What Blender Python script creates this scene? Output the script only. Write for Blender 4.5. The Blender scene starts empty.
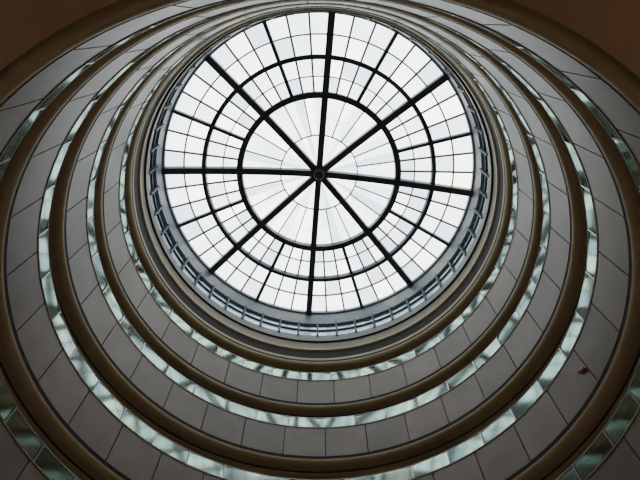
import bpy, math, random
from mathutils import Matrix, Vector
random.seed(4)
S=bpy.context.scene
S.view_settings.view_transform='Filmic'
S.view_settings.look='Medium High Contrast'
S.view_settings.exposure=.08
R=11.0; EYE=1.6
def H(h): return EYE+h*R
# ---------------- materials
def mat(name,col,rough=.6,metal=0,noise=0.0,scale=3.0,spec=.5,stretch=(1,1,1)):
    m=bpy.data.materials.new(name); m.use_nodes=True
    nt=m.node_tree; b=nt.nodes['Principled BSDF']
    b.inputs['Base Color'].default_value=(*col,1); b.inputs['Roughness'].default_value=rough
    b.inputs['Metallic'].default_value=metal; b.inputs['Specular IOR Level'].default_value=spec
    if noise>0:
        tc=nt.nodes.new('ShaderNodeTexCoord'); mp=nt.nodes.new('ShaderNodeMapping'); mp.inputs['Scale'].default_value=stretch
        n=nt.nodes.new('ShaderNodeTexNoise'); n.inputs['Scale'].default_value=scale; n.inputs['Detail'].default_value=5
        r=nt.nodes.new('ShaderNodeValToRGB')
        r.color_ramp.elements[0].position=.3; r.color_ramp.elements[1].position=.7
        r.color_ramp.elements[0].color=(*[c*(1-noise) for c in col],1)
        r.color_ramp.elements[1].color=(*[min(1,c*(1+noise)) for c in col],1)
        nt.links.new(tc.outputs['Object'],mp.inputs[0]); nt.links.new(mp.outputs[0],n.inputs['Vector'])
        nt.links.new(n.outputs['Fac'],r.inputs[0]); nt.links.new(r.outputs[0],b.inputs['Base Color'])
    return m
def glassmat(name,tint,refl,rough=.0,bump=0.0,gcol=(1,1,1),mx_=.95):
    m=bpy.data.materials.new(name); m.use_nodes=True
    nt=m.node_tree; nt.nodes.clear()
    o=nt.nodes.new('ShaderNodeOutputMaterial'); mx=nt.nodes.new('ShaderNodeMixShader')
    t=nt.nodes.new('ShaderNodeBsdfTransparent'); t.inputs[0].default_value=(*tint,1)
    g=nt.nodes.new('ShaderNodeBsdfGlossy'); g.inputs['Roughness'].default_value=rough; g.inputs[0].default_value=(*gcol,1)
    lw=nt.nodes.new('ShaderNodeLayerWeight'); lw.inputs[0].default_value=.35
    mr=nt.nodes.new('ShaderNodeMapRange'); mr.inputs[3].default_value=refl; mr.inputs[4].default_value=mx_
    nt.links.new(lw.outputs['Fresnel'],mr.inputs[0]); nt.links.new(mr.outputs[0],mx.inputs[0])
    if bump>0:
        tc=nt.nodes.new('ShaderNodeTexCoord')
        n=nt.nodes.new('ShaderNodeTexNoise'); n.inputs['Scale'].default_value=.55; n.inputs['Detail'].default_value=1
        bp=nt.nodes.new('ShaderNodeBump'); bp.inputs['Strength'].default_value=1; bp.inputs['Distance'].default_value=bump
        nt.links.new(tc.outputs['Object'],n.inputs['Vector'])
        nt.links.new(n.outputs['Fac'],bp.inputs['Height']); nt.links.new(bp.outputs[0],g.inputs['Normal'])
    nt.links.new(t.outputs[0],mx.inputs[1]); nt.links.new(g.outputs[0],mx.inputs[2]); nt.links.new(mx.outputs[0],o.inputs[0])
    return m
M_panel=[mat('fascia_metal_%d'%i,c,.42,0,.12,.7,.5) for i,c in enumerate([(.212,.176,.160),(.190,.158,.145),(.230,.193,.175)])]
M_black=mat('black_reveal',(.006,.005,.005),.7)
M_joint=mat('joint_dark',(.01,.009,.009),.7)
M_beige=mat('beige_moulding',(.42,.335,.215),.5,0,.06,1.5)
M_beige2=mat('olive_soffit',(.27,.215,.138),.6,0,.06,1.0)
M_drum=mat('drum_paint',(.27,.245,.20),.5,0,.06,1.0)
M_brown=mat('brown_ceiling',(.34,.235,.16),.7,0,.08,.6)
M_steel=mat('skylight_steel',(.085,.093,.10),.5,.0,.1,2)
M_rim=mat('rim_steel',(.24,.275,.30),.45,0,.08,2)
M_mull=mat('thin_mullion',(.55,.40,.30),.5)
M_rail=mat('steel_rail',(.35,.36,.36),.3,.9)
M_wall=mat('warm_plaster',(.30,.25,.19),.8,0,.05,.8)
M_floor=mat('stone_floor',(.34,.30,.26),.4,0,.15,.8)
M_glass=glassmat('balustrade_glass',(.70,.80,.76),.045,.08,.008,(.56,.70,.66),.40)
M_cler=glassmat('clerestory_glass',(.10,.13,.15),.04,.15,0,(.8,.9,1),.2)
M_foil=mat('crumpled_foil',(.28,.12,.07),.5,0,.3,8)
def pane_mat(name,c):
    m=bpy.data.materials.new(name); m.use_nodes=True; nt=m.node_tree; nt.nodes.clear()
    o=nt.nodes.new('ShaderNodeOutputMaterial'); t=nt.nodes.new('ShaderNodeBsdfTransparent')
    t.inputs[0].default_value=(*c,1); nt.links.new(t.outputs[0],o.inputs[0]); return m
M_pane=[pane_mat('glazing_a',(.56,.60,.62)),pane_mat('glazing_b',(.68,.71,.71)),pane_mat('glazing_c',(.42,.47,.50)),pane_mat('glazing_cream',(.84,.82,.74))]
# ---------------- mesh helpers
def mk(name,vs,fs,mats,mi=None,parent=None,smooth=False):
    me=bpy.data.meshes.new(name); me.from_pydata(vs,[],fs)
    for m in (mats if isinstance(mats,list) else [mats]): me.materials.append(m)
    if mi: 
        for p,i in zip(me.polygons,mi): p.material_index=i
    if smooth:
        for p in me.polygons: p.use_smooth=True
    me.update()
    o=bpy.data.objects.new(name,me); S.collection.objects.link(o)
    if parent: o.parent=parent
    return o
def revolve(name,prof,mats,mi=None,parent=None,N=180,closed=False,smooth=False):
    vs=[];fs=[];mm=[]
    n=len(prof)
    for k in range(N):
        a=2*math.pi*k/N
        for r,z in prof: vs.append((r*math.cos(a),r*math.sin(a),z))
    segs=n if closed else n-1
    for k in range(N):
        k2=(k+1)%N
        for j in range(segs):
            j2=(j+1)%n
            fs.append((k*n+j,k2*n+j,k2*n+j2,k*n+j2)); mm.append(mi[j] if mi else 0)
    return mk(name,vs,fs,mats,mm,parent,smooth)
def empty(name):
    e=bpy.data.objects.new(name,None); S.collection.objects.link(e); return e
class MB:
    def __init__(s): s.v=[];s.f=[];s.m=[]
    def box8(s,p,mi=0):
        b=len(s.v); s.v+=p
        for q in [(0,3,2,1),(4,5,6,7),(0,1,5,4),(1,2,6,5),(2,3,7,6),(3,0,4,7)]:
            s.f.append(tuple(b+i for i in q)); s.m.append(mi)
    def curved(s,a0,a1,r0,r1,z0,z1,n,mi=0):
        b=len(s.v)
        for i in range(n+1):
            a=a0+(a1-a0)*i/n; c,t=math.cos(a),math.sin(a)
            s.v+=[(r0*c,r0*t,z0),(r1*c,r1*t,z0),(r1*c,r1*t,z1),(r0*c,r0*t,z1)]
        for i in range(n):
            o=b+4*i
            for j in range(4):
                j2=(j+1)%4
                s.f.append((o+j,o+j2,o+4+j2,o+4+j)); s.m.append(mi)
        s.f.append((b,b+3,b+2,b+1)); s.m.append(mi)
        o=b+4*n; s.f.append((o,o+1,o+2,o+3)); s.m.append(mi)
def rad(d): return math.radians(d)
WALL=R+5.0
# ---------------- balconies
def balcony(zb,fh,gh,off,lit):
    e=empty('balcony')
    bull=[(R+.015,zb-.16)]
    for i in range(9):
        a=math.pi/2*i/8
        bull.append((R+.0+.26*(1-math.cos(a)),zb-.17-.26*math.sin(a)))
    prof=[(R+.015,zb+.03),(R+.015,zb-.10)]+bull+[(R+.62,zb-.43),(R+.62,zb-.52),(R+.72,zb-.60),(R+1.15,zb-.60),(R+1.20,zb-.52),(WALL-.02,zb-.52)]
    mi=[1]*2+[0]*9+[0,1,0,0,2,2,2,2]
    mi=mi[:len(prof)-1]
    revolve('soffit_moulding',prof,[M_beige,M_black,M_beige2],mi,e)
    b=MB(); n=30
    for k in range(n):
        a0=rad(k*12+off)+.0024; a1=rad((k+1)*12+off)-.0024
        b.curved(a0,a1,R,R+.06,zb+.02,zb+fh,6,random.choice([0,0,1,2]))
    mk('fascia_panels',b.v,b.f,M_panel,b.m,e)
    revolve('fascia_backing',[(R+.05,zb),(R+.12,zb),(R+.12,zb+fh-.03),(R+.05,zb+fh-.03)],M_joint,None,e,closed=True)
    revolve('parapet_cap',[(R-.03,zb+fh),(R+.25,zb+fh),(R+.25,zb+fh+.06),(R-.03,zb+fh+.06)],M_beige2,None,e,closed=True)
    revolve('balcony_floor',[(R+.12,zb+fh-.7),(WALL-.02,zb+fh-.7),(WALL-.02,zb+fh-.8),(R+.12,zb+fh-.8)],M_floor,None,e,closed=True)
    b=MB(); c=MB()
    z0=zb+fh+.06; z1=z0+gh-.06
    for k in range(36):
        a0=rad(k*10+off+5)+.004; a1=rad(k*10+off+15)-.004
        j=random.uniform(-.03,.03); t=random.uniform(-.012,.012)
        ra,rb=R+.06+j,R+.06-j
        p=[]
        for z,dr in ((z0,-t),(z1,t)):
            p+=[((ra+dr)*math.cos(a0),(ra+dr)*math.sin(a0),z),((rb+dr)*math.cos(a1),(rb+dr)*math.sin(a1),z)]
        i=len(b.v); b.v+=p; b.f.append((i,i+1,i+3,i+2)); b.m.append(0)
        am=rad(k*10+off+5); 
        c.curved(am-.003,am+.003,R+.02,R+.12,z0,z1,1)
    mk('glass_balustrade',b.v,b.f,M_glass,b.m,e)
    mk('glass_clips',c.v,c.f,M_rail,c.m,e)
    rr=.035
    revolve('handrail',[(R+.06+rr*math.cos(a),z1+rr+rr*math.sin(a)) for a in [i*math.pi/4 for i in range(8)]],M_rail,None,e,closed=True,smooth=True)
    for k in range(lit):  # invented warm fill to brighten the balcony interior, not actual ceiling lamps
        L=bpy.data.lights.new('balcony_fill','POINT'); L.energy=14; L.color=(1,.88,.7); L.shadow_soft_size=.15
        lo=bpy.data.objects.new('balcony_fill',L); S.collection.objects.link(lo); lo.parent=e
        a=2*math.pi*(k+.5)/lit; lo.location=((R+3)*math.cos(a),(R+3)*math.sin(a),zb+fh+1.3)
    return e
levels=[(.98,2.0),(1.36,2.05),(1.755,2.0),(2.12,2.05)]
for i,(h,fh) in enumerate(levels): balcony(H(h),fh,.82,[3,0,4,1][i],12)
# added warm fill lights below the lowest ceiling, no fixtures modelled
lb=empty('lobby_fill')
for k in range(10):
    L=bpy.data.lights.new('fill_point','POINT'); L.energy=60; L.color=(1,.80,.58); L.shadow_soft_size=.25
    lo=bpy.data.objects.new('fill_point',L); S.collection.objects.link(lo); lo.parent=lb
    a=2*math.pi*(k+.5)/10; lo.location=((R+4)*math.cos(a),(R+4)*math.sin(a),H(.98)-5)
# ---------------- drum base
zb=H(2.50); zt=H(2.72)
bull=[(R-.0+.30*(1-math.cos(math.pi/2*i/8)),zb-.17-.30*math.sin(math.pi/2*i/8)) for i in range(9)]
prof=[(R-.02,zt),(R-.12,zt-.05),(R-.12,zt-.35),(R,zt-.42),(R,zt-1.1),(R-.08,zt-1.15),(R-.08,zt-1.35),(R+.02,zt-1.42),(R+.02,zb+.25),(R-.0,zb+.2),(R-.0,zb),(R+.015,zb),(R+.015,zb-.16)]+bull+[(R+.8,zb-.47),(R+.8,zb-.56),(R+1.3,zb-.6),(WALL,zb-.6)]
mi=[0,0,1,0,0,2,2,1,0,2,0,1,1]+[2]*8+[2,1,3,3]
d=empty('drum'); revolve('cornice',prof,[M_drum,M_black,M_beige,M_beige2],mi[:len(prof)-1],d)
revolve('roof',[(R+.0,zt+.02),(WALL+.4,zt+.02),(WALL+.4,zt+.4),(R+.0,zt+.4)],M_rim,None,None,closed=True)
# clerestory
zc=H(2.90); zr=H(3.05)
revolve('clerestory_glazing',[(R+.12,zt+.35),(R+.12,zc)],M_cler,None,d)
revolve('sill',[(R-.06,zt),(R+.3,zt),(R+.3,zt+.4),(R-.06,zt+.4)],M_rim,None,d,closed=True)
b=MB()
OFF=4.3
for k in range(48):
    a=rad(OFF+k*7.5+3.75); b.curved(a-.006,a+.006,R-.16,R+.16,zt+.3,zc+.05,1)
mk('clerestory_posts',b.v,b.f,M_steel,b.m,d)
revolve('clerestory_transom',[(R-.02,zt+1.15),(R+.14,zt+1.15),(R+.14,zt+1.25),(R-.02,zt+1.25)],M_steel,None,d,closed=True)
# ---------------- skylight
sk=empty('skylight')
def zd(r): return zr+2.1*(1-(r/R)**1.6)
revolve('rim_beam',[(R-.16,zr-.0),(R-.16,zr-.25),(R-.04,zr-.3),(R-.04,zc),(R+.35,zc),(R+.35,zr+.1),(R-.1,zr+.1)],M_rim,None,sk,closed=True)
b=MB(); rs=[.25,.26*R,.39*R,.52*R,.635*R,.75*R,.875*R,R-.05]
for k in range(48):
    a0=rad(OFF+k*7.5); a1=rad(OFF+(k+1)*7.5)
    for j in range(len(rs)-1):
        i=len(b.v)
        for r,a in ((rs[j],a0),(rs[j+1],a0),(rs[j+1],a1),(rs[j],a1)): b.v.append((r*math.cos(a),r*math.sin(a),zd(r)))
        b.f.append((i,i+1,i+2,i+3))
        if k%2==0 or j>=3: pick=random.choice([1,1,3,3,0]) if j<3 else random.choice([0,0,1,1,2,3])
        b.m.append(pick)
mk('glazing',b.v,b.f,M_pane,b.m,sk)
def bar(mb,ang,r0,r1,w,dep,n=10,up=.04):
    a=rad(ang); c,s=math.cos(a),math.sin(a)
    for i in range(n):
        q0=r0+(r1-r0)*i/n; q1=r0+(r1-r0)*(i+1)/n
        def P(r,t,dz): return (r*c-t*s,r*s+t*c,zd(r)+dz)
        mb.box8([P(q0,-w/2,-dep),P(q0,w/2,-dep),P(q1,w/2,-dep),P(q1,-w/2,-dep),P(q0,-w/2,up),P(q0,w/2,up),P(q1,w/2,up),P(q1,-w/2,up)])
m1=MB();m2=MB();m3=MB()
for k in range(8): bar(m1,OFF+k*45,.2,R,.44,.5)
for k in range(8): bar(m2,OFF+22.5+k*45,.52*R,R,.22,.35)
for k in range(48):
    if k%3: bar(m3,OFF+k*7.5,.52*R,R-.05,.12,.10)
for k in range(24):
    if k%3: bar(m3,OFF+k*15,.26*R,.52*R,.08,.08)
mk('main_ribs',m1.v,m1.f,M_steel,None,sk); mk('secondary_ribs',m2.v,m2.f,M_steel,None,sk); mk('mullions',m3.v,m3.f,M_mull,None,sk)
def ring(nm,r,w,dep,m):
    revolve(nm,[(r-w/2,zd(r)-dep),(r+w/2,zd(r)-dep),(r+w/2,zd(r)+.05),(r-w/2,zd(r)+.05)],m,None,sk,closed=True)
ring('inner_ring_beam',.525*R,.40,.45,M_steel); ring('outer_ring_beam',.75*R,.28,.4,M_steel)
ring('purlin_1',.26*R,.08,.08,M_mull); ring('purlin_2',.875*R,.09,.08,M_mull); ring('purlin_3',.635*R,.07,.07,M_mull)
revolve('hub',[(.02,zd(0)-.75),(.3,zd(0)-.75),(.42,zd(0)-.62),(.42,zd(0)+.05),(.02,zd(0)+.05)],M_steel,None,sk,N=32,closed=True)
# ---------------- small crumpled balloon caught against a fascia panel
fb=MB(); nu,nv=14,10; a0=rad(13.3); zc0=H(1.45)
for i in range(nv+1):
    th=math.pi*i/nv
    for j in range(nu):
        ph=2*math.pi*j/nu
        k=1+.22*math.sin(3*ph+2*th)+.12*math.sin(5*ph)
        x=.06*math.sin(th)*math.cos(ph)*k; y=.22*math.sin(th)*math.sin(ph)*k; z=.13*math.cos(th)*(1+.2*math.sin(2*ph))
        rr=R-.06+x
        aa=a0+y/R
        fb.v.append((rr*math.cos(aa),rr*math.sin(aa),zc0+z+y*.5))
for i in range(nv):
    for j in range(nu):
        fb.f.append((i*nu+j,i*nu+(j+1)%nu,(i+1)*nu+(j+1)%nu,(i+1)*nu+j))
mk('deflated_balloon',fb.v,fb.f,M_foil,None,None,True)
# ---------------- shell
revolve('wall_outer',[(WALL,0),(WALL,zt+.1)],M_wall)
revolve('floor',[(0.001,0),(WALL,0)],M_floor)
zb=H(.98)
revolve('ceiling',[(R+.35,zb-.53),(WALL-.02,zb-.53),(WALL-.02,zb-.62),(R+.30,zb-.62)],M_brown,closed=True)
# ---------------- world
w=bpy.data.worlds.new('sky'); S.world=w; w.use_nodes=True; nt=w.node_tree
bg=nt.nodes['Background']; tc=nt.nodes.new('ShaderNodeTexCoord'); n=nt.nodes.new('ShaderNodeTexNoise')
n.inputs['Scale'].default_value=3; n.inputs['Detail'].default_value=4
r=nt.nodes.new('ShaderNodeValToRGB'); r.color_ramp.elements[0].position=.35; r.color_ramp.elements[1].position=.65
r.color_ramp.elements[0].color=(.70,.75,.79,1); r.color_ramp.elements[1].color=(1,1,.98,1)
nt.links.new(tc.outputs['Generated'],n.inputs['Vector']); nt.links.new(n.outputs['Fac'],r.inputs[0]); nt.links.new(r.outputs[0],bg.inputs[0])
bg.inputs[1].default_value=4.2
# ---------------- camera
t=rad(24); c,s=math.cos(t),math.sin(t)
cd=bpy.data.cameras.new('camera'); cam=bpy.data.objects.new('camera',cd); S.collection.objects.link(cam)
cd.sensor_width=36; cd.lens=490/640*36
cam.matrix_world=Matrix(((1,0,0,.08),(0,-c,-s,-.939*R),(0,s,-c,EYE),(0,0,0,1)))
S.camera=cam
